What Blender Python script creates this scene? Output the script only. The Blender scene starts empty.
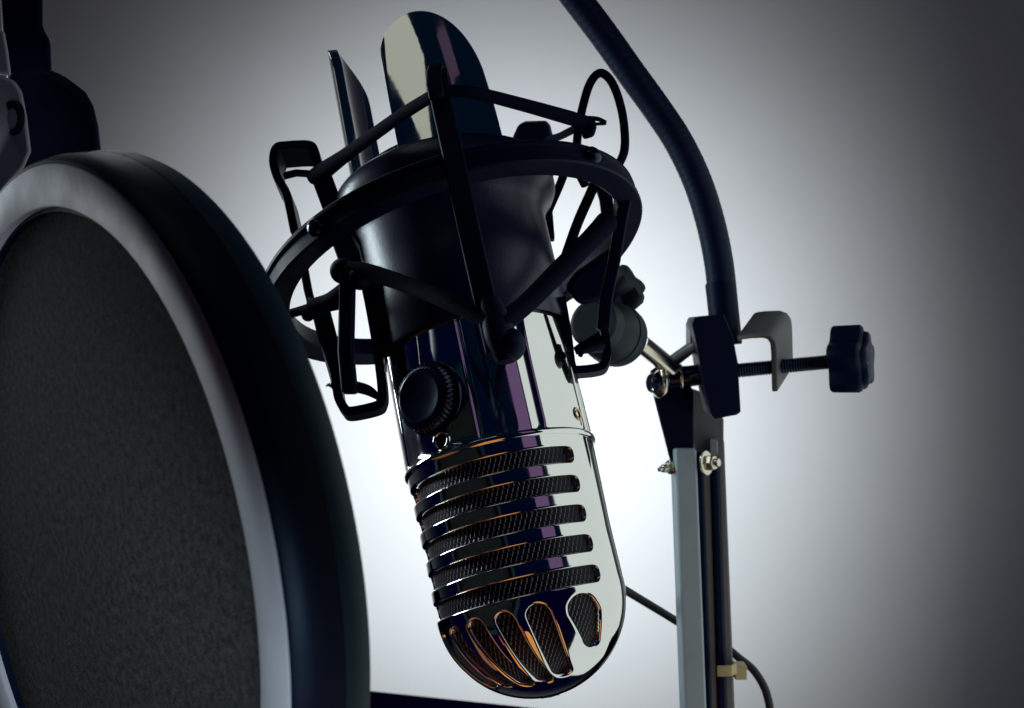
import bpy, bmesh, math, random
import numpy as np
from mathutils import Vector, Matrix
random.seed(4); rng = np.random.default_rng(4)
S = 0.001                       # everything below is written in millimetres
F = 1000.0                      # focal length in pixels of the 1024 px wide picture
sc = bpy.context.scene
col = sc.collection
R = math.radians

# ------------------------------------------------------------------ frames
def vec(*a): return np.array(a, float)
def unit(v): v = np.asarray(v, float); return v / np.linalg.norm(v)
def W(u, v, Y): return vec((u - 512) / F * Y, Y, (354 - v) / F * Y)
def frame(ax, ay):
    a = vec(ax, ay, math.sqrt(1 - ax * ax - ay * ay)); x = unit(vec(1, 0, 0) - ax * a)
    return a, x, np.cross(a, x)
MC = vec(-3.357, 294.96, -31.489)
MA, MX, MY = frame(-.208, .319)             # microphone axis (towards its prongs), right, away
RA, RX, RY = frame(-.317, .336)             # shock mount ring
RC = MC + 67.23 * MA - 1.235 * MX + .144 * MY
def mic(th, z, r):
    t = R(th); return MC + z * MA + r * (math.sin(t) * MX - math.cos(t) * MY)
def rng_pt(th, z, r):
    t = R(th); return RC + z * RA + r * (math.sin(t) * RX - math.cos(t) * RY)

# ------------------------------------------------------------------ materials
def mat(name, color, rough=.5, metal=0., spec=.5, coat=0., bump=None, sheen=0., vary=None, rvary=0., tint=(1, 1, 1)):
    m = bpy.data.materials.new(name); m.use_nodes = True
    nt = m.node_tree; b = nt.nodes['Principled BSDF']
    b.inputs['Base Color'].default_value = (*color, 1); b.inputs['Roughness'].default_value = rough
    b.inputs['Metallic'].default_value = metal; b.inputs['Specular IOR Level'].default_value = spec
    b.inputs['Specular Tint'].default_value = (*tint, 1); b.inputs['Coat Weight'].default_value = coat; b.inputs['Coat Roughness'].default_value = .08
    b.inputs['Sheen Weight'].default_value = sheen
    tc = nt.nodes.new('ShaderNodeTexCoord')
    def noise(scale, detail=4):
        n = nt.nodes.new('ShaderNodeTexNoise'); n.inputs['Scale'].default_value = scale; n.inputs['Detail'].default_value = detail
        nt.links.new(tc.outputs['Object'], n.inputs['Vector']); return n
    if bump:
        n = noise(bump[0]); bp = nt.nodes.new('ShaderNodeBump')
        bp.inputs['Strength'].default_value = bump[1]; bp.inputs['Distance'].default_value = bump[2]
        nt.links.new(n.outputs['Fac'], bp.inputs['Height']); nt.links.new(bp.outputs[0], b.inputs['Normal'])
    if vary:
        n = noise(vary[0], 6); mx = nt.nodes.new('ShaderNodeMix'); mx.data_type = 'RGBA'
        cr = nt.nodes.new('ShaderNodeMapRange'); cr.inputs[1].default_value = .35; cr.inputs[2].default_value = .7
        nt.links.new(n.outputs['Fac'], cr.inputs[0]); nt.links.new(cr.outputs[0], mx.inputs[0])
        mx.inputs[6].default_value = (*color, 1); mx.inputs[7].default_value = (*vary[1], 1)
        nt.links.new(mx.outputs[2], b.inputs['Base Color'])
    if rvary:
        n = noise(90, 5); cr = nt.nodes.new('ShaderNodeMapRange'); cr.inputs[1].default_value = .3; cr.inputs[2].default_value = .75
        cr.inputs[3].default_value = rough; cr.inputs[4].default_value = rough + rvary
        nt.links.new(n.outputs['Fac'], cr.inputs[0]); nt.links.new(cr.outputs[0], b.inputs['Roughness'])
    return m

CHROME = mat('polished_chrome', (.80, .83, .80), .02, 1., bump=(42, .10, .0009), rvary=.09)
PLASTIC = mat('matte_black_plastic', (.0006, .002, .022), .46, 0, .2, bump=(1400, .25, .0002), rvary=.12, tint=(.45, .72, 1))
SLEEVE = mat('satin_black_sleeve', (.001, .003, .04), .30, 0, .75, bump=(1800, .3, .0002), rvary=.08, tint=(.8, .93, 1))
GLOSSBLK = mat('glossy_black_plastic', (.0006, .002, .022), .16, 0, .5, rvary=.08, tint=(.45, .72, 1))
CORD = mat('woven_black_cord', (.0006, .0015, .016), .85, 0, .12, bump=(2600, .8, .0004), tint=(.45, .72, 1))
RUBBER = mat('black_rubber_sheath', (.0006, .002, .022), .5, 0, .35, bump=(900, .3, .0003), rvary=.1, tint=(.45, .72, 1))
PAINT = mat('grey_black_painted_steel', (.13, .14, .15), .42, 0, .5, bump=(900, .2, .0002), rvary=.12)
PAINTL = mat('grey_painted_steel', (.38, .50, .56), .42, 0, .5, bump=(700, .2, .0002), vary=(60, (.33, .44, .50)))
STEEL = mat('zinc_plated_steel', (.75, .72, .60), .16, 1., rvary=.12)
RIM = mat('silver_plastic_rim', (.30, .345, .40), .6, 0, .3, bump=(600, .15, .0002), vary=(38, (.25, .29, .335)), rvary=.12)
RIMBLK = mat('black_rim_wall', (.0004, .0008, .009), .5, 0, .25, rvary=.1, tint=(.45, .72, 1))
SLATE = mat('slate_grey_plastic', (.008, .022, .034), .5, 0, .4, bump=(900, .2, .0002), rvary=.1)
TEAL = mat('teal_sheen_rim_edge', (.001, .030, .050), .5, 0, .3, rvary=.1)  # wall light caught on the rear edge, painted in as teal base colour
PLATE = mat('dull_silver_plate', (.42, .46, .52), .5, 0, .5, vary=(38, (.36, .40, .46)), rvary=.1)
CABLE = mat('black_cable_jacket', (.004, .008, .012), .45, 0, .4)
TIE = mat('beige_nylon', (.50, .45, .24), .5)
WALLM = mat('painted_wall', (.79, .80, .80), .85, 0, .2, bump=(55, .12, .003), vary=(9, (.762, .775, .772)))
DESKM = mat('dark_desk_top', (.0005, .0006, .006), .8, 0, 0.0, bump=(120, .2, .001))
GOLD = mat('brass_screw', (.7, .55, .25), .25, 1.)
GREEN = mat('green_highlight', (.03, .22, .12), .3, .6)  # green highlight beside the wing nut, put into the colour

def fabric_mat():
    m = bpy.data.materials.new('woven_filter_fabric'); m.use_nodes = True; nt = m.node_tree; b = nt.nodes['Principled BSDF']
    uv = nt.nodes.new('ShaderNodeUVMap'); uv.uv_map = 'UVMap'
    mp = nt.nodes.new('ShaderNodeMapping'); mp.inputs['Rotation'].default_value = (0, 0, R(28)); nt.links.new(uv.outputs[0], mp.inputs[0])
    w1 = nt.nodes.new('ShaderNodeTexWave'); w1.inputs['Scale'].default_value = 72; w1.bands_direction = 'X'; w1.inputs['Distortion'].default_value = 4.5; w1.inputs['Detail Scale'].default_value = 3
    w2 = nt.nodes.new('ShaderNodeTexWave'); w2.inputs['Scale'].default_value = 72; w2.bands_direction = 'Y'; w2.inputs['Distortion'].default_value = 4.5; w2.inputs['Detail Scale'].default_value = 3
    nt.links.new(mp.outputs[0], w1.inputs[0]); nt.links.new(mp.outputs[0], w2.inputs[0])
    mu = nt.nodes.new('ShaderNodeMath'); mu.operation = 'MULTIPLY'; nt.links.new(w1.outputs['Fac'], mu.inputs[0]); nt.links.new(w2.outputs['Fac'], mu.inputs[1])
    n = nt.nodes.new('ShaderNodeTexNoise'); n.inputs['Scale'].default_value = 430; n.inputs['Detail'].default_value = 3; nt.links.new(uv.outputs[0], n.inputs['Vector'])
    n2 = nt.nodes.new('ShaderNodeTexNoise'); n2.inputs['Scale'].default_value = 60; n2.inputs['Detail'].default_value = 8; nt.links.new(uv.outputs[0], n2.inputs['Vector'])
    a = nt.nodes.new('ShaderNodeMath'); a.operation = 'MULTIPLY'; nt.links.new(mu.outputs[0], a.inputs[0]); nt.links.new(n.outputs['Fac'], a.inputs[1])
    a2 = nt.nodes.new('ShaderNodeMath'); a2.operation = 'MULTIPLY_ADD'; nt.links.new(n2.outputs['Fac'], a2.inputs[0]); a2.inputs[1].default_value = .5; nt.links.new(a.outputs[0], a2.inputs[2])
    cr = nt.nodes.new('ShaderNodeValToRGB'); cr.color_ramp.elements[0].position = .18; cr.color_ramp.elements[1].position = 1.0
    cr.color_ramp.elements[0].color = (.0026, .0034, .0040, 1); cr.color_ramp.elements[1].color = (.095, .110, .112, 1)
    nt.links.new(a2.outputs[0], cr.inputs[0]); nt.links.new(cr.outputs[0], b.inputs['Base Color'])
    bp = nt.nodes.new('ShaderNodeBump'); bp.inputs['Strength'].default_value = .5; bp.inputs['Distance'].default_value = .0004
    nt.links.new(a2.outputs[0], bp.inputs['Height']); nt.links.new(bp.outputs[0], b.inputs['Normal'])
    b.inputs['Roughness'].default_value = .95; b.inputs['Specular IOR Level'].default_value = .03
    return m
FABRIC = fabric_mat()

def grille_mat():
    # a woven wire cloth: short staggered upright wires over a dark foam
    m = bpy.data.materials.new('woven_wire_cloth'); m.use_nodes = True; nt = m.node_tree; b = nt.nodes['Principled BSDF']
    uv = nt.nodes.new('ShaderNodeUVMap'); uv.uv_map = 'UVMap'
    sp = nt.nodes.new('ShaderNodeSeparateXYZ'); nt.links.new(uv.outputs[0], sp.inputs[0])
    def M(op, a, b_=None, c=None):
        n = nt.nodes.new('ShaderNodeMath'); n.operation = op
        for i, q in enumerate((a, b_, c)):
            if q is None: continue
            if isinstance(q, (int, float)): n.inputs[i].default_value = q
            else: nt.links.new(q, n.inputs[i])
        return n.outputs[0]
    U, V = sp.outputs[0], sp.outputs[1]            # UV already in cells
    row = M('FLOOR', V); off = M('MULTIPLY', M('MODULO', row, 2.), .5)
    fv = M('FRACT', V)
    wig = M('MULTIPLY', M('SINE', M('MULTIPLY', fv, 6.2832)), .12)
    fu = M('FRACT', M('ADD', M('ADD', U, off), wig))
    wire = M('SUBTRACT', 1., M('MULTIPLY', M('ABSOLUTE', M('SUBTRACT', fu, .5)), 6.5)); wire = M('MAXIMUM', wire, 0.)
    gap = M('MINIMUM', M('MULTIPLY', M('SUBTRACT', .5, M('ABSOLUTE', M('SUBTRACT', fv, .5))), 8.), 1.)
    h = M('MULTIPLY', wire, gap)
    mx = nt.nodes.new('ShaderNodeMix'); mx.data_type = 'RGBA'; nt.links.new(M('MINIMUM', M('MULTIPLY', h, 1.6), 1.), mx.inputs[0])
    mx.inputs[6].default_value = (.003, .004, .011, 1); mx.inputs[7].default_value = (.27, .27, .34, 1)
    nt.links.new(mx.outputs[2], b.inputs['Base Color']); nt.links.new(h, b.inputs['Metallic'])
    b.inputs['Roughness'].default_value = .42; b.inputs['Specular IOR Level'].default_value = .2
    bp = nt.nodes.new('ShaderNodeBump'); bp.inputs['Strength'].default_value = .8; bp.inputs['Distance'].default_value = .0003
    nt.links.new(h, bp.inputs['Height']); nt.links.new(bp.outputs[0], b.inputs['Normal'])
    return m
GRILLE = grille_mat()

# ------------------------------------------------------------------ scene graph helpers
def thing(name, label, cat, loc, group=None):
    o = bpy.data.objects.new(name, None); o.empty_display_size = .01; col.objects.link(o)
    o.location = Vector(np.asarray(loc) * S); o['label'] = label; o['category'] = cat
    if group: o['group'] = group
    return o
def link(name, verts, faces, m, parent=None, smooth=50, bevel=None, label=None, seg=3, subsurf=0):
    off = np.array(parent_loc(parent))
    v = np.asarray(verts, float) * S - off
    me = bpy.data.meshes.new(name); me.from_pydata([tuple(q) for q in v], [], [tuple(f) for f in faces]); me.validate(); me.update()
    bm = bmesh.new(); bm.from_mesh(me); bmesh.ops.recalc_face_normals(bm, faces=bm.faces); bm.to_mesh(me); bm.free()
    me.materials.append(m)
    if smooth is not None:
        me.shade_smooth()
        if smooth < 180: me.set_sharp_from_angle(angle=R(smooth))
    o = bpy.data.objects.new(name, me); col.objects.link(o)
    if parent is not None: o.parent = parent
    if bevel:
        md = o.modifiers.new('bevel', 'BEVEL'); md.width = bevel * S; md.segments = seg; md.limit_method = 'ANGLE'; md.angle_limit = R(35); md.harden_normals = False
    if subsurf:
        md = o.modifiers.new('sub', 'SUBSURF'); md.levels = md.render_levels = subsurf
    if label: o['label'] = label
    return o
def parent_loc(p):
    loc = Vector((0, 0, 0))
    while p is not None: loc = loc + p.location; p = p.parent
    return loc
class G:
    """collects geometry for one mesh"""
    def __init__(s): s.v = []; s.f = []
    def add(s, v, f):
        n = len(s.v); s.v += [tuple(q) for q in v]; s.f += [tuple(i + n for i in q) for q in f]; return s
    def link(s, *a, **k): return link(a[0], s.v, s.f, *a[1:], **k)
def catmull(P, n=8, closed=False):
    P = [np.asarray(p, float) for p in P]; out = []; N = len(P)
    rngi = range(N if closed else N - 1)
    for i in rngi:
        if closed: a, b, c, d = P[i - 1], P[i], P[(i + 1) % N], P[(i + 2) % N]
        else: a, b, c, d = P[max(i - 1, 0)], P[i], P[i + 1], P[min(i + 2, N - 1)]
        for k in range(n):
            t = k / n; out.append(.5 * (2 * b + (c - a) * t + (2 * a - 5 * b + 4 * c - d) * t * t + (3 * b - a - 3 * c + d) * t ** 3))
    if not closed: out.append(P[-1])
    return out
def rot_frames(P, closed=False):
    T = []
    N = len(P)
    for i in range(N):
        a = P[i - 1] if (i or closed) else P[0]; b = P[(i + 1) % N] if (i < N - 1 or closed) else P[-1]
        T.append(unit(b - a))
    n = np.cross(T[0], vec(0, 0, 1)); n = unit(n if np.linalg.norm(n) > .05 else np.cross(T[0], vec(1, 0, 0)))
    Ns = [n]
    for i in range(1, N):
        n = Ns[-1] - (Ns[-1] @ T[i]) * T[i]; Ns.append(unit(n))
    return T, Ns
def tube(P, r, seg=14, n=8, smooth=True, closed=False, flat=None, cap=True):
    """swept round (or flattened) bar; r number or list along the given points"""
    P = [np.asarray(p, float) for p in P]
    if smooth and len(P) > 2:
        if not np.isscalar(r):
            rr = [float(v[0]) for v in catmull([vec(q, 0, 0) for q in r], n, closed)]
        P = catmull(P, n, closed); 
        if np.isscalar(r): rr = [r] * len(P)
    else: rr = [r] * len(P) if np.isscalar(r) else list(r)
    T, Ns = rot_frames(P, closed); v = []; f = []; N = len(P)
    for i in range(N):
        B = np.cross(T[i], Ns[i])
        for k in range(seg):
            a = 2 * math.pi * k / seg; v.append(P[i] + rr[i] * (math.cos(a) * Ns[i] + (flat or 1) * math.sin(a) * B))
    for i in range(N if closed else N - 1):
        for k in range(seg):
            j = (i + 1) % N; f.append((i * seg + k, i * seg + (k + 1) % seg, j * seg + (k + 1) % seg, j * seg + k))
    if not closed and cap:
        f.append(tuple(range(seg))); f.append(tuple((N - 1) * seg + k for k in range(seg)))
    return v, f
def ribbon(P, wdir, w, t, smooth=False, n=6, closed=False):
    """flat strip of width w along wdir and thickness t, following P"""
    P = [np.asarray(p, float) for p in P]
    if smooth: P = catmull(P, n, closed)
    wd = unit(wdir); v = []; f = []; N = len(P)
    for i in range(N):
        a = P[i - 1] if (i or closed) else P[0]; b = P[(i + 1) % N] if (i < N - 1 or closed) else P[-1]
        T = unit(b - a); nn = unit(np.cross(T, wd)); 
        k = 1.0
        if 0 < i < N - 1 or closed:
            t1 = unit(P[i] - P[i - 1]); c_ = max(.5, abs(unit(np.cross(t1, wd)) @ nn)); k = 1 / c_
        ww = np.asarray(wd) * w / 2; q = nn * t / 2 * k
        v += [P[i] - ww - q, P[i] + ww - q, P[i] + ww + q, P[i] - ww + q]
    for i in range(N if closed else N - 1):
        j = (i + 1) % N
        for k in range(4): f.append((i * 4 + k, i * 4 + (k + 1) % 4, j * 4 + (k + 1) % 4, j * 4 + k))
    if not closed: f += [(0, 1, 2, 3), tuple((N - 1) * 4 + k for k in range(4))]
    return v, f
def prism(P, d):
    N = len(P); P = [np.asarray(p, float) for p in P]; v = P + [p + d for p in P]
    f = [tuple(range(N)), tuple(range(N, 2 * N))] + [(i, (i + 1) % N, N + (i + 1) % N, N + i) for i in range(N)]
    return v, f
def lathe(prof, c, ax, seg=96, rad=None, xref=None, close=False):
    """prof = [(radius, height)], rad(theta, radius, height) may modulate"""
    ax = unit(ax); x = np.cross(ax, vec(0, 0, 1) if xref is None else xref); x = unit(x if np.linalg.norm(x) > .05 else np.cross(ax, vec(1, 0, 0))); y = np.cross(ax, x)
    v = []; f = []; n = len(prof)
    for (r, h) in prof:
        for k in range(seg):
            a = 2 * math.pi * k / seg; q = rad(a, r, h) if rad else r
            v.append(np.asarray(c) + h * ax + q * (math.cos(a) * x + math.sin(a) * y))
    for i in range(n if close else n - 1):
        j = (i + 1) % n
        for k in range(seg): f.append((i * seg + k, i * seg + (k + 1) % seg, j * seg + (k + 1) % seg, j * seg + k))
    if not close: f += [tuple(range(seg)), tuple((n - 1) * seg + k for k in range(seg))]
    return v, f
def lathe_c(prof, c, ax, **k): return lathe(prof, c, ax, close=True, **k)
def ball(c, r, ax=(0, 0, 1)):
    return lathe([(max(1e-3, r * math.cos(t)), r * math.sin(t)) for t in np.linspace(-math.pi / 2, math.pi / 2, 17)], c, vec(*ax), seg=24)
def box(c, x, y, z, hx, hy, hz):
    v = [np.asarray(c) + sx * hx * x + sy * hy * y + sz * hz * z for sx in (-1, 1) for sy in (-1, 1) for sz in (-1, 1)]
    return v, [(0, 1, 3, 2), (4, 6, 7, 5), (0, 4, 5, 1), (2, 3, 7, 6), (0, 2, 6, 4), (1, 5, 7, 3)]
def grid_obj(name, X, m, parent, wrap=True, uv=None, caps=()):
    """X: (rows, cols, 3) array in mm -> smooth mesh; columns wrap round"""
    nr, nc = X.shape[:2]; off = np.array(parent_loc(parent))
    co = (X.reshape(-1, 3) * S - off).astype(np.float32)
    i = np.arange(nr - 1)[:, None]; j = np.arange(nc if wrap else nc - 1)[None]
    jn = (j + 1) % nc
    q = np.stack([i * nc + j, i * nc + jn, (i + 1) * nc + jn, (i + 1) * nc + j], -1).reshape(-1, 4)
    me = bpy.data.meshes.new(name); me.vertices.add(len(co)); me.vertices.foreach_set('co', co.ravel())
    me.loops.add(q.size); me.loops.foreach_set('vertex_index', q.ravel().astype(np.int32))
    me.polygons.add(len(q)); me.polygons.foreach_set('loop_start', np.arange(0, q.size, 4, dtype=np.int32))
    me.polygons.foreach_set('loop_total', np.full(len(q), 4, dtype=np.int32))
    me.update(calc_edges=True)
    if uv is not None:
        ul = me.uv_layers.new(name='UVMap'); UV = uv.reshape(nr, nc if not wrap else nc + 1, 2)
        I, J = np.meshgrid(np.arange(nr - 1), np.arange(nc if wrap else nc - 1), indexing='ij')
        u4 = np.stack([UV[I, J], UV[I, J + 1], UV[I + 1, J + 1], UV[I + 1, J]], 2)
        ul.data.foreach_set('uv', u4.astype(np.float32).ravel())
    me.materials.append(m); me.shade_smooth()
    o = bpy.data.objects.new(name, me); col.objects.link(o); o.parent = parent
    return o

# ================================================================== MICROPHONE
mic_o = thing('microphone', 'chrome retro microphone hanging head down in the shock mount, ribbed grille and black side knob', 'microphone', mic(0, -67, 0))
def cylgrid(th, z, r):
    """th deg (cols), z (rows), r (rows, cols) -> points"""
    t = np.radians(th)[None, :]
    return MC + z[:, None, None] * MA + r[..., None] * (np.sin(t)[..., None] * MX - np.cos(t)[..., None] * MY)

# --- smooth upper body with four upright grooves and raised panel borders
th = np.arange(0, 360, .5) - 180.
def wrapd(a): return (a + 180) % 360 - 180
zb = np.concatenate([[.0, .15, .5], np.arange(1, 96, 1.5), [96]])
g = np.zeros_like(th)
for c_, w_, d_ in ((-70, 1.3, .55), (-10, 1.3, .55), (24.5, 2.6, .75), (66, 1.5, .5), (71, 1.0, .4), (110, 1.5, .5), (170, 1.5, .5), (-110, 1.5, .5)):
    g += d_ * np.exp(-(wrapd(th - c_) / w_) ** 2)
# the panel under the knob is slightly flatter than the cylinder
pan = .5 * np.clip(1 - (np.abs(wrapd(th + 40)) / 28) ** 8, 0, 1)
fade = np.clip(zb / 1.2, 0, 1)[:, None]
rb = 28.0 - (g + pan)[None, :] * fade + .35 * np.exp(-(zb / .4) ** 2)[:, None]
grid_obj('body', cylgrid(th, zb, rb), CHROME, mic_o)

# --- collar lip between body and grille
prof = [(26.5, .9), (27.6, .9), (28.35, .75), (28.65, .3), (28.65, -.4), (28.3, -.9), (27.4, -1.1), (26.5, -1.1)]
g_ = G(); g_.add(*lathe_c(prof, MC, MA, seg=180)); g_.link('collar_ring', CHROME, mic_o, smooth=60)

# --- grille shell, ribs left between cut slots, dome with long meridian holes
def sd_box(px, py, L, H, r):
    qx = np.abs(px) - (L - r); qy = np.abs(py) - (H - r)
    return np.minimum(np.maximum(qx, qy), 0) + np.hypot(np.maximum(qx, 0), np.maximum(qy, 0)) - r
def sd_cone(px, py, y0, y1, r0, r1):
    """capsule from (0,y0) radius r0 to (0,y1) radius r1"""
    t = np.clip((py - y0) / (y1 - y0), 0, 1); return np.hypot(px, py - (y0 + t * (y1 - y0))) - (r0 + (r1 - r0) * t)
DZ, DR, DH = -40.5, 27.0, 26.8       # dome centre, radius, depth
th = np.arange(0, 360, .36) - 180.
z1 = np.arange(-.6, DZ, -.135)
la = np.radians(np.arange(0, 89.6, .32))
zz = np.concatenate([z1, DZ - DH * np.sin(la)]); lat = np.concatenate([np.zeros_like(z1), la])
base = np.concatenate([27.9 - .9 * np.clip(-z1 / 26, 0, 1), DR * np.cos(la)])
TH, ZZ = np.meshgrid(th, zz); LAT = np.repeat(lat[:, None], len(th), 1)
sd = np.full(TH.shape, 9.)
for k in range(5):
    zc = -6.75 - 8.17 * k
    for c_ in (-28.5, 151.5):
        px = wrapd(TH - c_) * math.pi / 180 * 27.5
        cyl_sd = sd_box(px, ZZ - zc, 72.5 * math.pi / 180 * 27.5, 2.22, 1.95)
        sd = np.where(ZZ > DZ - .8 * DH, np.minimum(sd, cyl_sd), sd)
DY = np.where(ZZ > DZ, ZZ - DZ, -LAT * DR) # mm down the meridian from the equator (negative = towards the tip)
for c0 in (0, 180):
    for c_, y0, y1, r0, r1 in ((.5, -7.3, -24.0, 3.2, 2.6), (-19, -6.8, -26, 2.5, 2.1), (-38, -6.6, -26, 2.3, 1.8), (-57, -6.6, -24.5, 2.2, 1.7), (-76, -6.8, -24, 2.2, 1.7), (-95, -6.8, -23, 2.2, 1.7), (28, -8.6, -15.8, 4.9, 2.9)):
        dx = wrapd(TH - c_ - c0) * math.pi / 180 * DR * np.cos(LAT)
        dx = dx - np.clip(-DY - 6, 0, 30) * (.30 if r0 > 4 else .19)
        s_ = sd_cone(dx, DY, y0, y1, r0, r1)
        sd = np.where(np.abs(wrapd(TH - c_ - c0)) < 40, np.minimum(sd, s_), sd)
fr = np.where(ZZ > DZ - 3, .6, .95)      # rounding of every cut edge
inner = np.clip(sd, 0, fr); fil = fr - np.sqrt(np.maximum(fr * fr - (fr - inner) ** 2, 0))
cut = np.clip(-sd / .22, 0, 1)
depth = fil * .75 + cut * 2.4
n_r = np.cos(LAT); n_z = -np.sin(LAT)
Rr = base[:, None] - depth * n_r; Zr = ZZ - depth * n_z
t = np.radians(TH)
X = MC + Zr[..., None] * MA + Rr[..., None] * (np.sin(t)[..., None] * MX - np.cos(t)[..., None] * MY)
grid_obj('grille_shell', X, CHROME, mic_o)

# --- wire cloth behind the slots
th2 = np.arange(0, 361, 2.) - 180.; la2 = np.radians(np.arange(0, 89, 2.)); z2 = np.arange(-1, DZ, -1.)
zz2 = np.concatenate([z2, DZ - (DH - 1.5) * np.sin(la2)]); r2 = np.concatenate([np.full_like(z2, 25.6), (DR - 1.5) * np.cos(la2)])
arc = np.concatenate([z2, DZ - (DR - 1.5) * la2])
t2 = np.radians(th2)[None, :]
X2 = MC + zz2[:, None, None] * MA + r2[:, None, None] * (np.sin(t2)[..., None] * MX - np.cos(t2)[..., None] * MY)
UV = np.stack([np.repeat((th2 * math.pi / 180 * 26 / 1.45)[None], len(zz2), 0), np.repeat((arc / 1.5)[:, None], len(th2), 1)], -1) + 200
grid_obj('grille_mesh', X2, GRILLE, mic_o, wrap=False, uv=UV)
# tip boss at the end of the dome
g_ = G(); g_.add(*lathe([(.01, -67.5), (2.5, -67.3), (3.2, -66.9), (3.2, -65.5)], MC, MA, seg=48)); g_.link('dome_tip', CHROME, mic_o)

# --- knob on the panel
kt = R(-36.5); kn = math.sin(kt) * MX - math.cos(kt) * MY; kc = mic(-36.5, 16.3, 26.2)
def teeth(a, r, h): return r + (.34 * math.cos(a * 44) if (r > 8.9 and 1.1 < h < 4.4) else 0)
g_ = G(); g_.add(*lathe([(8.0, 0), (8.8, .2), (8.9, .9), (9.4, 1.2), (9.4, 2.6), (9.3, 4.3), (8.7, 5.1), (7.7, 5.8), (7.0, 6.0), (6.4, 5.9), (5.0, 5.6), (3, 5.4), (.01, 5.3)], kc, kn, seg=352, rad=teeth))
knob = g_.link('knob', GLOSSBLK, mic_o, smooth=50)
g_ = G(); g_.add(*lathe_c([(9.6, .2), (10.0, .4), (10.4, .5), (10.6, .2), (10.5, -.8), (9.6, -.8)], kc + kn * .8, kn, seg=120)); g_.link('knob_bezel', GLOSSBLK, mic_o, smooth=60)
# --- socket button under the knob
jc = mic(-34, 3.7, 27.2); jt = R(-34); jn = math.sin(jt) * MX - math.cos(jt) * MY
g_ = G(); g_.add(*lathe_c([(1.75, .1), (1.9, .9), (2.35, 1.1), (2.8, .8), (2.9, .0)], jc, jn, seg=64)); jack = g_.link('headphone_socket', CHROME, mic_o, smooth=60)
g_ = G(); g_.add(*lathe([(1.85, -.1), (1.85, .5), (.01, .5)], jc, jn, seg=48)); g_.link('socket_hole', GLOSSBLK, jack)
# --- small brass ringed screw on the right side panel
st = R(57); sn = math.sin(st) * MX - math.cos(st) * MY; scc = mic(57, 5.3, 27.5)
g_ = G(); g_.add(*lathe_c([(1.35, .1), (1.5, .7), (1.9, .8), (2.15, .4), (2.15, -.1)], scc, sn, seg=48)); scr = g_.link('screw_ring', GOLD, mic_o, smooth=60)
g_ = G(); g_.add(*lathe([(1.3, .0), (1.3, .5), (.9, .6), (.85, .2), (.01, .2)], scc, sn, seg=6)); g_.link('screw_head', GLOSSBLK, scr, smooth=30)

# --- the two upright curved prongs at the far end
def prong(thc, wl, wr, ztop, dl, dr, r0, thick, lean=0.):
    cols = np.linspace(-1, 1, 61); X = []
    ths = thc + np.where(cols < 0, cols * wl, cols * wr)
    top = np.where(cols < 0, ztop - dl * (1 - np.sqrt(np.maximum(1 - cols ** 2, 0))), ztop - dr * (1 - np.sqrt(np.maximum(1 - cols ** 2, 0))))
    nrow = 40; prof = []
    for (dr_) in (0, 1):
        rr = r0 - dr_ * thick
        rows = []
        for i in range(nrow):
            s = i / (nrow - 1)
            rows.append([mic(t_, 84 + (tp - 84) * s, rr + lean * s ** 3) for t_, tp in zip(ths, top)])
        prof.append(rows)
    v = []; f = []; nc = len(cols)
    for side in prof:
        for rw in side: v += rw
    o2 = nrow * nc
    for i in range(nrow - 1):
        for j in range(nc - 1):
            a = i * nc + j; f.append((a, a + 1, a + nc + 1, a + nc)); f.append((o2 + a, o2 + a + nc, o2 + a + nc + 1, o2 + a + 1))
    for j in range(nc - 1):
        a = (nrow - 1) * nc + j; f.append((a, a + 1, o2 + a + 1, o2 + a)); f.append((j, o2 + j, o2 + j + 1, j + 1))
    for i in range(nrow - 1):
        a = i * nc; f.append((a, a + nc, o2 + a + nc, o2 + a)); b_ = a + nc - 1; f.append((b_, o2 + b_, o2 + b_ + nc, b_ + nc))
    return v, f
v, f = prong(4, 25, 35, 137.5, 13, 27, 32.0, 2.6, -.9); link('prong', v, f, CHROME, mic_o, smooth=60, bevel=.9, label='wide chrome prong with a rounded end')
v, f = prong(-104, 30, 32, 153.5, 14, 16, 28.6, 3.2); link('prong', v, f, CHROME, mic_o, smooth=60, bevel=.7, label='chrome prong seen edge on')

# ================================================================== SHOCK MOUNT
sm = thing('shock_mount', 'round black plastic shock mount with elastic cords holding the chrome microphone', 'shock mount', RC)
# sleeve gripping the microphone, with a flared rim
prof = [(28.3, 36.6), (29.2, 36.2), (29.7, 37), (29.8, 60), (30.0, 74), (31.4, 78.5), (34.4, 81.5), (35.5, 83.5), (35.8, 89), (35.2, 90), (34.2, 90), (33.4, 88), (33.2, 84), (29.4, 78), (28.4, 66), (28.3, 60)]
g_ = G(); g_.add(*lathe_c(prof, MC, MA, seg=160)); g_.link('sleeve', SLEEVE, sm, smooth=40)
# outer ring: a shallow channel with raised lips
ro, ri = 61.0, 53.6
prof = [(ro - .4, 0), (ro, -.4), (ro, -1.3), (ro - .9, -1.7), (ro - 1.0, -5.2), (ro, -5.6), (ro, -6.6), (ro - .5, -7.1), (ri + .5, -6.9), (ri, -6.4), (ri, -.6), (ri + .5, 0)]
g_ = G(); g_.add(*lathe_c(prof, RC, RA, seg=240)); ring = g_.link('outer_ring', PLASTIC, sm, smooth=40)
for t_, z_ in ((-37, -3.4), (44, -3.4)):
    g_ = G(); p_ = rng_pt(t_, z_, ro - 1.5); nrm = unit(p_ - (RC + z_ * RA)); g_.add(*lathe([(2.7, 0), (2.7, 1.6), (2.3, 2.5), (1.4, 3.1), (.01, 3.3)], p_, nrm, seg=40)); g_.link('rivet', GLOSSBLK, ring)
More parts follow.
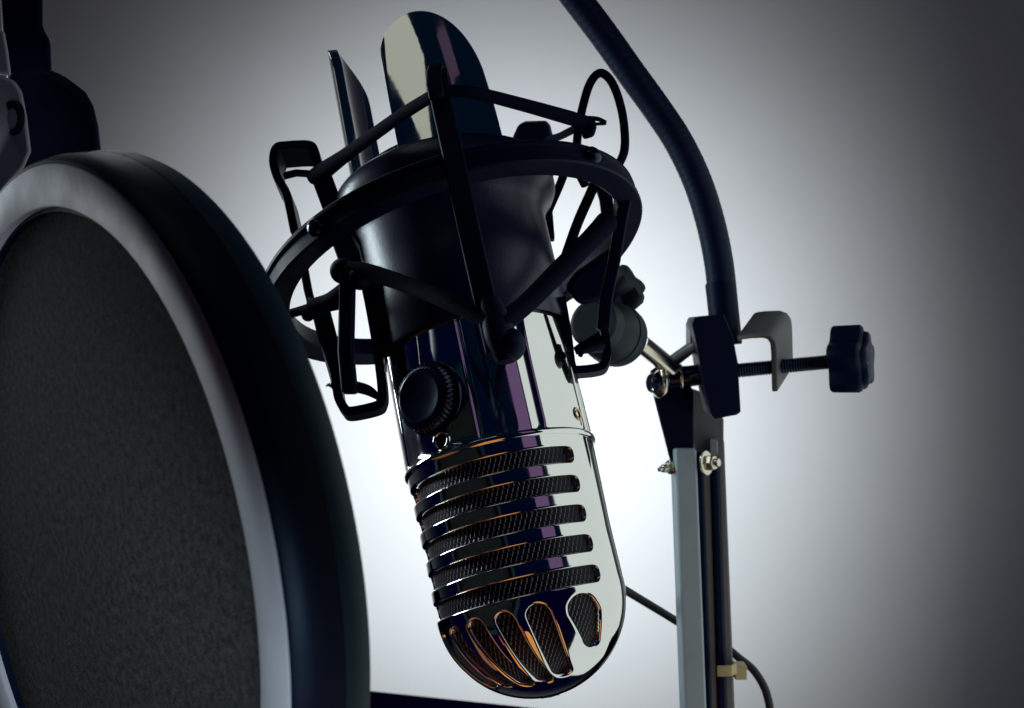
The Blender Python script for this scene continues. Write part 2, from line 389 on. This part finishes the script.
# front bar of the ring, standing above and below it, with cord slot hooks
def bar(P, w, t, m=PLASTIC, wd=None, name='arm', bev=.6, **k):
    v, f = ribbon(P, wd if wd is not None else RX, w, t, **k); return link(name, v, f, m, sm, smooth=40, bevel=bev)
def rp(t_, z_, r_): return rng_pt(t_, z_, r_)
bar([W(437, 72, 268), W(440, 96, 266), W(452, 150, 260), W(470, 235, 251), W(487, 310, 245), W(497, 352, 242)], 5.6, 2.6)
bar([W(436, 66, 268), W(434, 72, 265), W(434, 84, 263), W(437, 98, 262)], 4.2, 1.8, name='cord_hook')
g_ = G(); g_.add(*ball(W(508, 345, 243), 4.4)); g_.add(*tube([W(490, 300, 246), W(500, 335, 243), W(506, 362, 241)], [3.0, 4.3, 2.6], flat=.8)); g_.link('cord_hook', PLASTIC, sm)
# left upper hook: a bent strip with a square eye
DW = RY
LH = [(298, 240), (293, 215), (289, 200), (281, 186), (277, 170), (280, 157), (290, 154.5), (312, 154), (318, 161), (322, 176), (332, 187)]
Yh = 318
bar([W(u, v_, Yh) for u, v_ in LH], 12, 2.7, wd=DW, smooth=True, name='cord_hook', bev=.5)
bar([W(284, 176, 316), W(296, 173, 314), (W(312, 174, 312))], 3.0, 1.2, wd=DW, name='cord_clip', bev=.3)
bar([W(322, 178, 314), W(332, 205, 314), W(340, 235, 312), W(350, 262, 308)], 6.5, 1.6, wd=unit(vec(.9, .1, .5)), name='arm')
bar([W(341, 214, 322), W(349, 243, 319), W(356, 276, 315)], 8, 3.4, wd=unit(vec(1, .2, -.2)), name='arm')
# lower left: posts, struts, bottom hook
bar([W(348, 268, 282), W(347, 310, 280), W(346, 352, 278), W(350, 394, 276)], 4.4, 4.0, wd=vec(1, 0, 0), name='arm', bev=1.0)
bar([W(318, 300, 322), W(327, 335, 318), W(340, 378, 312), W(344, 390, 309)], 6.3, 3.2, wd=unit(vec(1, .1, -.15)), name='arm')
bar([W(337, 378, 292), W(340, 400, 290), W(346, 411, 289), W(352, 414, 288), W(376, 409, 288), W(382, 404, 289), W(383, 390, 290), W(378, 350, 293), W(370, 305, 297), W(362, 270, 300)], 6.0, 2.6, wd=DW, smooth=True, name='cord_hook', bev=.6)
g_ = G(); g_.add(*tube([W(352, 386, 284), W(367, 390, 286), W(378, 397, 289)], [2.4, 2.2, 1.3], flat=.7)); g_.link('cord_clip', PLASTIC, sm)
g_ = G(); g_.add(*ball(W(336, 384, 300), 1.9, (1, 0, 0))); g_.link('wing_nut', GLOSSBLK, sm)
g_ = G(); g_.add(*tube([W(326, 386, 300), W(330, 385, 300), W(335, 390, 300)], [.5, 1.1, .6], flat=.5)); g_.link('wing_nut_glint', GREEN, sm)  # sliver shaped and coloured as the green highlight
bar([W(303, 262, 330), W(308, 290, 327), W(312, 306, 325)], 2.8, 2.0, wd=vec(1, 0, 0), name='arm', bev=.4)
g_ = G(); g_.add(*tube([W(283, 316, 318), W(300, 311, 316), W(322, 306, 313), W(345, 300, 310)], [1.6, 1.5, 2.2, 2.6])); g_.link('elastic_cord', CORD, sm)
g_ = G(); g_.add(*ball(W(308, 315, 318), 2.1)); g_.link('cord_bead', PLASTIC, sm)
g_ = G(); g_.add(*tube([W(312, 306, 312), W(328, 299, 308), W(344, 285, 300)], [2.4, 1.8, 1.2])); g_.link('elastic_cord', CORD, sm)
# lower front cord: from left bead across the sleeve to the front hook, on to the right
g_ = G(); g_.add(*ball(W(343, 271, 281), 3.7)); g_.link('cord_bead', PLASTIC, sm)
g_ = G(); g_.add(*ball(W(360, 278, 277), 3.4)); g_.link('cord_bead', PLASTIC, sm)
g_ = G(); g_.add(*tube([W(343, 271, 281), W(366, 272, 275), W(405, 284, 263), W(450, 302, 250), W(492, 322, 243)], [3.0, 2.5, 2.2, 2.2, 2.3])); g_.link('elastic_cord', CORD, sm)
g_ = G(); g_.add(*tube([W(500, 325, 243), W(528, 302, 256), W(560, 270, 272), W(590, 240, 288), W(607, 222, 298)], [2.6, 2.6, 2.9, 3.0, 3.4])); g_.link('elastic_cord', CORD, sm)
# upper cords: front hook to the left and the right hooks
g_ = G(); g_.add(*tube([W(437, 93, 264), W(400, 116, 278), W(350, 152, 298), W(322, 172, 308), W(312, 178, 311)], [1.6, 1.75, 2.0, 2.7, 2.2])); g_.link('elastic_cord', CORD, sm)
g_ = G(); g_.add(*tube([W(437, 92, 264), W(470, 92, 268), W(520, 104, 284), W(570, 118, 302), W(590, 124, 310)], [1.6, 1.7, 1.9, 2.2, 2.2])); g_.link('elastic_cord', CORD, sm)
g_ = G(); g_.add(*tube([W(590, 124, 311), W(575, 129, 325), W(555, 138, 345), W(530, 142, 362)], 1.3)); g_.link('elastic_cord', CORD, sm)
g_ = G(); g_.add(*tube([W(588, 124, 309), W(600, 124, 308), W(606, 123.5, 308)], [.9, 1.0, .9], flat=.5)); g_.add(*tube([W(588, 118, 309), W(598, 119, 308), W(606, 123, 308)], .7)); g_.link('cord_clip', GLOSSBLK, sm)
# right back hook (trapezoid block behind the ring)
v, f = prism([W(511, 150, 352), W(513, 136, 352), W(518, 125, 352), W(524, 122.5, 352), W(545, 122, 352), (W(549, 127, 352)), W(555, 150, 352)], unit(vec(.1, 1, .3)) * 9); link('cord_hook', v, f, PLASTIC, sm, smooth=40, bevel=.8)
# posts seen through the ring on the right
bar([W(543, 150, 352), W(543, 182, 350), W(546, 215, 346), W(548, 240, 343)], 4.6, 3.6, wd=vec(1, 0, 0), name='arm', bev=.5)
g_ = G(); g_.add(*tube([W(572, 150, 330), W(561, 182, 332), W(548, 212, 334), W(540, 236, 336)], 1.45)); g_.link('elastic_cord', CORD, sm)
g_ = G(); g_.add(*tube([W(601, 165, 312), W(592, 190, 312), W(578, 222, 310), W(566, 256, 306)], 1.65)); g_.link('elastic_cord', CORD, sm)
bar([W(600, 180, 332), W(606, 200, 330), W(609, 222, 328)], 4.4, 2.0, wd=vec(1, 0, 0), name='arm', bev=.4)
# loose cord loop standing above the right of the ring
g_ = G(); g_.add(*tube([W(585, 185, 300), W(577, 165, 303), W(578, 132, 306), W(585, 98, 309), (W(592, 80, 311)), W(601, 73, 312), W(611, 81, 312), W(619, 100, 311), W(624, 125, 309), W(624, 152, 305), W(613, 172, 300), W(598, 186, 296)], 1.35, n=8)); g_.link('elastic_cord', CORD, sm)
v, f = prism([W(583, 140, 306), W(580, 128, 306), W(584, 116, 306), W(592, 118, 306), W(597, 127, 306), W(594, 137, 306)], unit(vec(.1, 1, .3)) * 6); link('cord_hook', v, f, PLASTIC, sm, smooth=40, bevel=.9)
# right lower hook
bar([W(626, 196, 306), W(620, 226, 303), W(614, 262, 300), W(606, 300, 297), W(603, 330, 295)], 3.8, 3.2, wd=vec(1, 0, 0), name='arm', bev=.6)
bar([W(603, 325, 298), W(607, 352, 298), W(604, 366, 298), W(597, 370, 298), W(580, 372, 298), W(574, 371, 298), W(571, 360, 298), W(568, 335, 299), W(562, 300, 300)], 7.0, 2.4, wd=unit(vec(.1, 1, -.25)), smooth=True, name='cord_hook', bev=.6)
g_ = G(); g_.add(*tube([W(575, 351, 293), W(588, 346, 293), W(602, 340, 293)], [1.5, 2.8, 3.4], flat=.8)); g_.add(*tube([W(581, 353, 292), W(580, 357, 292)], [.9, .6])); g_.link('cord_clip', PLASTIC, sm)
v, f = prism([W(563, 288, 330), W(575, 272, 330), W(612, 246, 330), W(618, 262, 330), W(606, 300, 330), W(580, 306, 330)], unit(vec(.1, 1, .1)) * 12); link('swivel_bracket', v, f, PLASTIC, sm, smooth=40, bevel=2)
# swivel: lower bosses, ball joint barrel with a seam, star knob
JA = unit(W(645, 348, 390) - W(590, 318, 345))
jb = W(606, 330, 358)
g_ = G(); g_.add(*lathe([(7.5, -14), (9.5, -12), (10.2, -6), (9.0, -5), (9.6, -3.5), (11.2, -1), (11.9, 2), (12.1, 4.6), (11.7, 4.8), (11.7, 5.4), (12.3, 5.6), (12.6, 9), (12.2, 12.5), (10.8, 15.5), (8, 17.6), (4, 18.4), (.01, 18.6)], jb, JA, seg=72)); g_.v = [tuple(jb + (np.asarray(q) - jb) * .93) for q in g_.v]; g_.link('ball_joint', SLATE, sm, smooth=35)
def star(a, r, h): return r * (1 + .30 * math.cos(a * 4 + .6))
kp = W(622, 291, 372)
g_ = G(); g_.add(*lathe([(6.3, -5), (6.8, -4), (7.0, 2), (6.7, 5), (5.8, 6.2), (.01, 6.6)], kp, unit(vec(.72, -.45, .52)), seg=96, rad=star)); g_.link('star_knob', SLATE, sm, smooth=40)
g_ = G(); g_.add(*tube([W(612, 300, 368), W(600, 318, 362)], 4.5)); g_.link('knob_stem', PLASTIC, sm)
g_ = G(); g_.add(*tube([W(640, 343, 388), W(660, 359, 396), W(682, 378, 404)], [3.7, 3.7, 3.7])); g_.link('swivel_rod', STEEL, sm)

# ================================================================== BOOM ARM STAND
ba = thing('boom_arm', 'grey and black jointed microphone boom arm with silver bolts standing at the right', 'boom arm', W(705, 720, 420))
v, f = prism([W(650, 380, 408), W(651, 371, 408), (W(658, 366, 408)), W(682, 368, 408), W(694, 392, 408), W(694, 462, 408), W(688, 474, 408), W(680, 478, 408), W(673, 470, 408)], vec(0, 1, 0) * 3); link('link_plate', v, f, PLASTIC, ba, smooth=40, bevel=.6)
v, f = prism([W(684, 386, 424), W(715, 396, 424), W(724, 420, 424), W(724, 462, 424), W(717, 476, 424), W(704, 474, 424), W(697, 462, 424), W(690, 425, 424)], vec(0, 1, 0) * 4); link('link_plate', v, f, PAINT, ba, smooth=40, bevel=.6, label='dull grey link plate')
# lower arm: two square tubes side by side joined by a dark web
def sqtube(u0, u1, v0, w0, w1, v1, Y, dep, m, name):
    v, f = prism([W(u0, v0, Y), W(u1, v0, Y), W(w1, v1, Y), W(w0, v1, Y)], vec(-.12, 1, 0) * dep); return link(name, v, f, m, ba, smooth=40, bevel=1.1)
sqtube(675.5, 697, 449, 687, 709, 760, 404, 9, PAINTL, 'arm_tube')
sqtube(697, 703, 452, 709, 714, 760, 409.5, 7, PLASTIC, 'arm_web')
sqtube(701, 718, 456, 712, 724, 760, 413, 8, PAINT, 'arm_tube')
sqtube(711, 719, 462, 720, 729, 760, 411.5, 8, PLASTIC, 'arm_web')
sqtube(717, 725, 440, 727, 737.5, 760, 414, 10, PAINT, 'arm_tube')
def hexbolt(c, ax, r, m=STEEL, name='bolt'):
    g = G(); g.add(*lathe([(r * 1.35, 0), (r * 1.45, .35), (r * 1.45, 1.0), (r * 1.3, 1.3), (r * 1.0, 1.3)], c, ax, seg=48))
    b = g.link(name, m, ba, smooth=40)
    g = G(); g.add(*lathe([(r, 1.2), (r, 3.8), (r * .85, 4.6), (.01, 4.7)], c, ax, seg=6)); g.link('bolt_head', m, b, smooth=25, bevel=.25)
    g = G(); g.add(*lathe([(r * .5, 4.5), (r * .5, 6.4), (.01, 6.5)], c, ax, seg=24)); g.link('bolt_end', m, b, smooth=25, bevel=.2)
hexbolt(W(705, 463, 407), unit(vec(.75, -.62, .1)), 3.4)
hexbolt(W(671, 467, 409), unit(vec(-.85, -.5, -.1)), 2.0)
g_ = G(); g_.add(*lathe([(3.6, -2), (4.2, -1), (4.2, 3), (3.6, 4)], W(659, 383, 406), unit(vec(-.9, -.4, 0)), seg=60)); g_.link('pivot_cap', GLOSSBLK, ba, smooth=40)
g_ = G(); g_.add(*lathe_c([(4.2, 0), (5.3, .2), (5.8, 1.0), (5.6, 2.2), (4.6, 2.8), (4.2, 2.2)], W(663, 384, 400), unit(vec(-.93, -.36, .1)), seg=60)); g_.link('pivot_washer', STEEL, ba, smooth=50)
g_ = G(); g_.add(*tube([W(668, 378, 402), W(690, 376, 400), W(702, 374, 398)], [4.6, 4.3, 4.3])); g_.link('pivot_barrel', GLOSSBLK, ba)
g_ = G(); g_.add(*lathe_c([(4.4, -.6), (5.0, -.5), (5.2, 0), (5.0, .5), (4.4, .6)], W(681, 377, 401), unit(vec(1, -.1, .05)), seg=48)); g_.link('pivot_washer', STEEL, ba, smooth=50)
g_ = G(); g_.add(*tube([W(672, 362, 406), W(688, 350, 402), W(700, 342, 398)], [2.6, 2.4, 2.4])); g_.link('pivot_lug', PAINT, ba)

# ================================================================== POP FILTER (disc, gooseneck, clamp: one thing)
PC = vec(-86.57, 198.87, -39.90); PN = unit(vec(-1.009, -1, -.151))
PU = unit(np.cross(PN, vec(0, 0, 1)))
pf = thing('pop_filter', 'round pop filter with dark fabric and silver rim, its black gooseneck clamped behind', 'pop filter', PC + vec(0, 0, -78.6))
def plathe(prof, **k): return lathe_c(prof, PC, PN, seg=300, **k)
g_ = G(); g_.add(*plathe([(76.5, -.1), (76.2, .15), (68.8, .15), (68.5, -.1), (68.5, -1.4), (76.5, -1.4)])); g_.link('rim', RIM, pf, smooth=50)
g_ = G(); g_.add(*plathe([(76.65, -.15), (77.4, -.6), (78.5, -3.5), (78.9, -8.25), (78.0, -8.4), (78.0, -12.6), (68.0, -12.9), (67.6, -12), (67.6, -1.0), (68.6, -1.6), (76.6, -1.6)])); g_.link('rim_wall', RIMBLK, pf, smooth=40)
g_ = G(); g_.add(*plathe([(78.05, -8.3), (78.95, -8.3), (79.25, -9.4), (79.2, -11.6), (78.7, -13.0), (77.0, -13.4), (70.0, -13.4), (70.0, -12.95), (78.05, -12.7)])); g_.link('rear_ring', TEAL, pf, smooth=50)
# fabric: a disc with slight sag, with UV in metres/10 for the weave
nr, nc = 40, 181
rr = np.linspace(0.05, 67.8, nr); tt = np.radians(np.linspace(0, 360, nc)); PV = np.cross(PU, PN)
X = PC + (-2.6 - .5 * (1 - (rr / 67.8) ** 2))[:, None, None] * PN + rr[:, None, None] * (np.cos(tt)[None, :, None] * PU + np.sin(tt)[None, :, None] * PV)
UV = np.stack([rr[:, None] * np.cos(tt)[None] / 100, rr[:, None] * np.sin(tt)[None] / 100], -1)
grid_obj('fabric_screen', X, FABRIC, pf, wrap=False, uv=UV)
# bracket holding the rim
def wp(L, Y): return [W(u, v_, Y) for u, v_ in L]
v, f = prism(wp([(8, 175), (2, 120), (4, 80), (18, 68), (52, 68), (68, 78), (86, 92), (94, 106), (99, 126), (103, 160), (60, 200)], 243), unit(vec(-.47, 1, .26)) * 16); br = link('bracket', v, f, PLASTIC, pf, smooth=40, bevel=2.2)
v, f = prism(wp([(8, 90), (2, 30), (-2, -30), (43, -30), (43, 30), (51, 40), (52, 72), (50, 92)], 246), unit(vec(-.47, 1, .26)) * 12); link('neck_socket', v, f, PLASTIC, pf, smooth=40, bevel=1.6)
v, f = prism(wp([(-40, 190), (-40, 84), (2, 76), (14, 80), (22, 92), (27, 118), (31, 152), (24, 168), (4, 190), (-12, 205)], 228), unit(vec(-.47, 1, .26)) * 4); pl = link('silver_plate', v, f, PLATE, pf, smooth=40, bevel=.9)
v, f = prism(wp([(-30, 70), (-30, 30), (4, 30), (8, 52), (11, 76)], 232), unit(vec(-.47, 1, .26)) * 4); link('silver_plate', v, f, PLATE, pf, smooth=40, bevel=.7)
g_ = G(); g_.add(*lathe_c([(2.3, -.5), (2.3, .35), (4.2, .5), (4.4, .1), (4.4, -.5)], W(12.5, 118, 227.6), unit(vec(-.80, -1, -.1)), seg=60, rad=lambda a, r, h: r * (1 + .12 * math.cos(2 * a)))); s_ = g_.link('screw_recess', RIMBLK, pf)
g_ = G(); g_.add(*lathe([(2.5, -.6), (2.5, .5), (1.8, .9), (.01, .9)], W(15, 119, 227.4), unit(vec(-.80, -1, -.1)), seg=40)); g_.link('screw_head', RIM, s_)

# gooseneck: from the clamp up, over out of frame and back down to the filter bracket
GP = [W(727, 345, 398), W(723, 300, 398), W(718, 258, 398), W(709, 217, 398), W(696, 178, 398), W(678, 141, 398), W(657, 109, 398), W(631, 73, 397), W(604, 35, 396), W(576, -2, 394), W(540, -48, 389), W(480, -105, 378), W(400, -160, 358), W(280, -200, 330), W(150, -190, 296), W(60, -140, 270), W(25, -70, 256), W(22, -20, 251)]
P = catmull(GP, 26); rad_ = [5.75 + .03 * math.sin(i * 1.45) for i in range(len(P))]
g_ = G(); g_.add(*tube(P, rad_, seg=28, smooth=False)); g_.link('gooseneck', RUBBER, pf, smooth=180)
g_ = G(); g_.add(*lathe_c([(5.6, -13), (6.0, -12.8), (6.05, 11.2), (5.7, 12), (5.2, 12), (5.2, -13)], W(723.5, 312, 398), unit(W(720, 284, 398) - W(726, 340, 398)), seg=60)); g_.link('neck_ferrule', PLASTIC, pf, smooth=40)
# clamp: jaw block, C bracket, threaded bolt, lobed knob
BX = unit(vec(1, -.18, .07))
v, f = prism(wp([(697, 346), (692, 324), (695, 317), (724, 314), (733, 336), (738, 362), (741, 412), (737, 415), (715, 419), (711, 414), (702, 376)], 386), unit(vec(.06, 1, .03)) * 22); link('clamp_jaw', v, f, PLASTIC, pf, smooth=40, bevel=.5)
v, f = prism(wp([(690, 322), (694, 318), (712, 317), (712, 326), (698, 331), (694, 346), (690, 344)], 398), vec(0, 1, 0) * 10); link('clamp_lip', v, f, PAINT, pf, smooth=40, bevel=.6)
CD = unit(vec(12, 15, 12))
cp = [(737, 339), (742, 337.5), (750, 336.5), (763, 336), (769, 338), (772.5, 343), (773.5, 352), (774.5, 392)]
v, f = ribbon([W(u, v_, 384) + CD * 9 for u, v_ in cp], CD, 18, 2.4); link('clamp_bracket', v, f, PAINT, pf, smooth=50, bevel=.5)
b0, b1 = W(722, 372, 392), W(838, 361, 384); ax = unit(b1 - b0); L_ = np.linalg.norm(b1 - b0)
hs = np.arange(0, L_, .34); prof = [(2.85 if (i % 3) else 2.5, h) for i, h in enumerate(hs)]
g_ = G(); g_.add(*lathe(prof, b0, ax, seg=36)); g_.link('threaded_bolt', GLOSSBLK, pf, smooth=50)
kc2 = W(833, 361, 383); kax = unit(vec(1, -.55, .03))
g_ = G(); g_.add(*lathe([(8.0, -.5), (11.2, 0), (11.7, .8), (11.8, 10.2), (11.2, 11.2), (9.6, 11.8), (9.3, 13.2), (8.6, 13.8), (.01, 14)], kc2, kax, seg=160, rad=lambda a, r, h: r * (1 + .15 * math.cos(5 * a + 1.2)) if r > 3 else r)); g_.link('clamp_knob', PLASTIC, pf, smooth=45)

# ================================================================== CABLE, TIE
cb = link('microphone_cable', *tube([W(560, 545, 352), W(595, 571, 385), W(622, 588, 410), W(655, 608, 425), W(690, 629, 434), W(722, 645, 436), (W(739, 658, 434)), W(755, 672, 432), W(767, 695, 430), W(768, 722, 430), W(745, 770, 432), W(700, 800, 434), W(670, 780, 434), W(684, 708, 432), W(694, 668, 432)], 1.75, n=10), CABLE)
cb['label'] = 'thin black cable looping behind the boom arm below the microphone head'; cb['category'] = 'cable'
v, f = ribbon([W(717, 671, 404.5), W(724, 671, 404), W(731, 670.5, 404), W(736, 668.5, 407)], vec(0, 0, 1), 4.4, 1.0)
g_ = G(); g_.add(v, f); g_.add(*box(W(739.5, 670.5, 410), vec(1, 0, 0), vec(0, 1, 0), vec(0, 0, 1), 2.4, 3.2, 2.9)); g_.add(*box(W(735, 668, 420), vec(1, 0, 0), vec(0, 1, 0), vec(0, 0, 1), .6, 9, 2.0))
ct = g_.link('cable_tie', TIE, None, smooth=40, bevel=.35); ct['label'] = 'beige cable tie wrapped round the lower boom arm'; ct['category'] = 'cable tie'

# ================================================================== SETTING
WY = 900
v = [(-2600, WY, -1300), (2600, WY, -1300), (2600, WY, 1800), (-2600, WY, 1800)]
wall = link('wall', [*v, *[(a, b + 60, c) for a, b, c in v]], [(0, 1, 2, 3), (4, 7, 6, 5), (0, 4, 5, 1), (1, 5, 6, 2), (2, 6, 7, 3), (3, 7, 4, 0)], WALLM, None, smooth=None); wall['kind'] = 'structure'
# dark desk whose far edge shows at the foot of the picture
dz = -255.
e0 = W(360, 689, 760); e1 = W(548, 708.5, 760 * (689 - 354) / (708.5 - 354))
d = unit(vec(e1[0] - e0[0], e1[1] - e0[1], 0)); ztop = e0[2]
a0 = vec(e0[0], e0[1], ztop) - d * 500; a1 = vec(e0[0], e0[1], ztop) + d * 900
v, f = prism([a0, a1, vec(a1[0], 480, ztop), vec(a0[0], 480, ztop)], vec(0, 0, -25)); dk = link('desk', v, f, DESKM, None, smooth=40, bevel=2); dk['kind'] = 'structure'

# ================================================================== LIGHT
w = bpy.data.worlds.new('World'); sc.world = w; w.use_nodes = True; nt = w.node_tree
bg = nt.nodes['Background']; tc = nt.nodes.new('ShaderNodeTexCoord'); sp = nt.nodes.new('ShaderNodeSeparateXYZ'); nt.links.new(tc.outputs['Generated'], sp.inputs[0])
cr = nt.nodes.new('ShaderNodeValToRGB'); e = cr.color_ramp.elements; e[0].position = .30; e[0].color = (.0004, .0006, .011, 1); e[1].position = .75; e[1].color = (.0003, .0042, .0115, 1)
nt.links.new(sp.outputs[2], cr.inputs[0]); nt.links.new(cr.outputs[0], bg.inputs[0]); bg.inputs[1].default_value = 1.0

def area(name, c, target, sx, sy, rgb, up=(0, 0, 1)):
    """rgb = radiance of the panel"""
    l = bpy.data.lights.new(name, 'AREA'); l.shape = 'RECTANGLE'; l.size = sx * S; l.size_y = sy * S
    m = max(rgb); l.color = tuple(q / m for q in rgb); l.energy = m * math.pi * l.size * l.size_y
    o = bpy.data.objects.new(name, l); col.objects.link(o)
    z = -unit(np.asarray(target) - np.asarray(c)); x = unit(np.cross(np.asarray(up, float), z)); y = np.cross(z, x)
    o.matrix_world = Matrix([[x[0], y[0], z[0], c[0] * S], [x[1], y[1], z[1], c[1] * S], [x[2], y[2], z[2], c[2] * S], [0, 0, 0, 1]])
    return o
def dirv(az, el): a, e_ = R(az), R(el); return vec(math.sin(a) * math.cos(e_), -math.cos(a) * math.cos(e_), math.sin(e_))
M0 = mic(0, 10, 20)
# lamp behind the microphone throwing the pool of light on the wall
for k, (u_, v_, en) in enumerate(((482, 290, 5.2), (528, 585, 6.3))):
    l = bpy.data.lights.new('wall_lamp', 'SPOT'); l.energy = en; l.color = (.89, .945, 1.0); l.spot_size = R(101); l.spot_blend = 1.0; l.shadow_soft_size = .010
    o = bpy.data.objects.new('wall_lamp', l); col.objects.link(o); o.location = Vector(W(u_, v_, 466) * S); o.rotation_euler = (R(90), 0, 0)
# added pale light panel out of view, reflected in the right half of the chrome
area('right_reflection_fill', vec(260, 382, -205), vec(260 - 475, 382 + 140, -205), 495, 790, (.66, .70, .67))
area('mauve_reflection_fill', M0 + dirv(39, 36) * 520, M0, 150, 330, (.13, .07, .15))  # added light, there to reflect as the mauve strip on the body
area('plum_reflection_fill', mic(0, 118, 30) + dirv(50, 60) * 300, mic(0, 118, 30), 62, 46, (.055, .03, .052))  # added light that puts a plum streak on the wide prong
area('window_lamp', M0 + dirv(-111, 9) * 480, M0, 80, 190, (18, 19.8, 20.6))
area('left_reflection_fill', M0 + dirv(-128, 30) * 330, mic(0, 60, 0), 120, 260, (1.7, 1.85, 1.9))  # added panel for the sleeve's left highlight and a pale chrome edge
area('prong_reflection_fill', mic(0, 118, 30) + dirv(-38, 53) * 300, mic(0, 118, 30), 205, 115, (.40, .40, .34))  # added for the pale reflection on the wide prong, not a ceiling fixture
area('amber_reflection_fill', M0 + dirv(8, -52) * 330, mic(0, -50, 20), 125, 250, (.72, .29, .06))  # added below view so the dome mirrors amber, standing for desk clutter
area('brown_reflection_fill', M0 + dirv(-62, -50) * 330, mic(0, -50, 20), 120, 250, (.26, .11, .04))  # added brown light for the dome to mirror, in place of desk clutter
area('red_reflection_fill', M0 + dirv(-28, -40) * 318, mic(0, -50, 20), 34, 60, (.8, .12, .06))  # small red light added among the dome reflections
l = bpy.data.lights.new('filter_fill', 'SPOT'); l.energy = 2.0; l.color = (.86, .94, 1.0); l.spot_size = R(56); l.spot_blend = .9; l.shadow_soft_size = .006  # added unseen spot, aimed to light the pop filter alone
o = bpy.data.objects.new('filter_fill', l); col.objects.link(o); o.location = Vector(vec(0, 24, -60) * S)
o.rotation_euler = Vector((-.60, .79, .02)).to_track_quat('-Z', 'Y').to_euler()

# ================================================================== CAMERA
cam = bpy.data.cameras.new('camera'); cam.lens = F / 1024 * 36; cam.sensor_width = 36; cam.clip_start = .01; cam.clip_end = 50
cam.dof.use_dof = True; cam.dof.focus_distance = .272; cam.dof.aperture_fstop = 32
co = bpy.data.objects.new('camera', cam); col.objects.link(co); co.rotation_euler = (R(90), 0, 0); sc.camera = co
sc.view_settings.view_transform = 'Standard'; sc.view_settings.look = 'None'; sc.view_settings.exposure = 0; sc.view_settings.gamma = 1
sc.render.film_transparent = False
sc.cycles.max_bounces = 10; sc.cycles.glossy_bounces = 6
sc.cycles.use_denoising = True
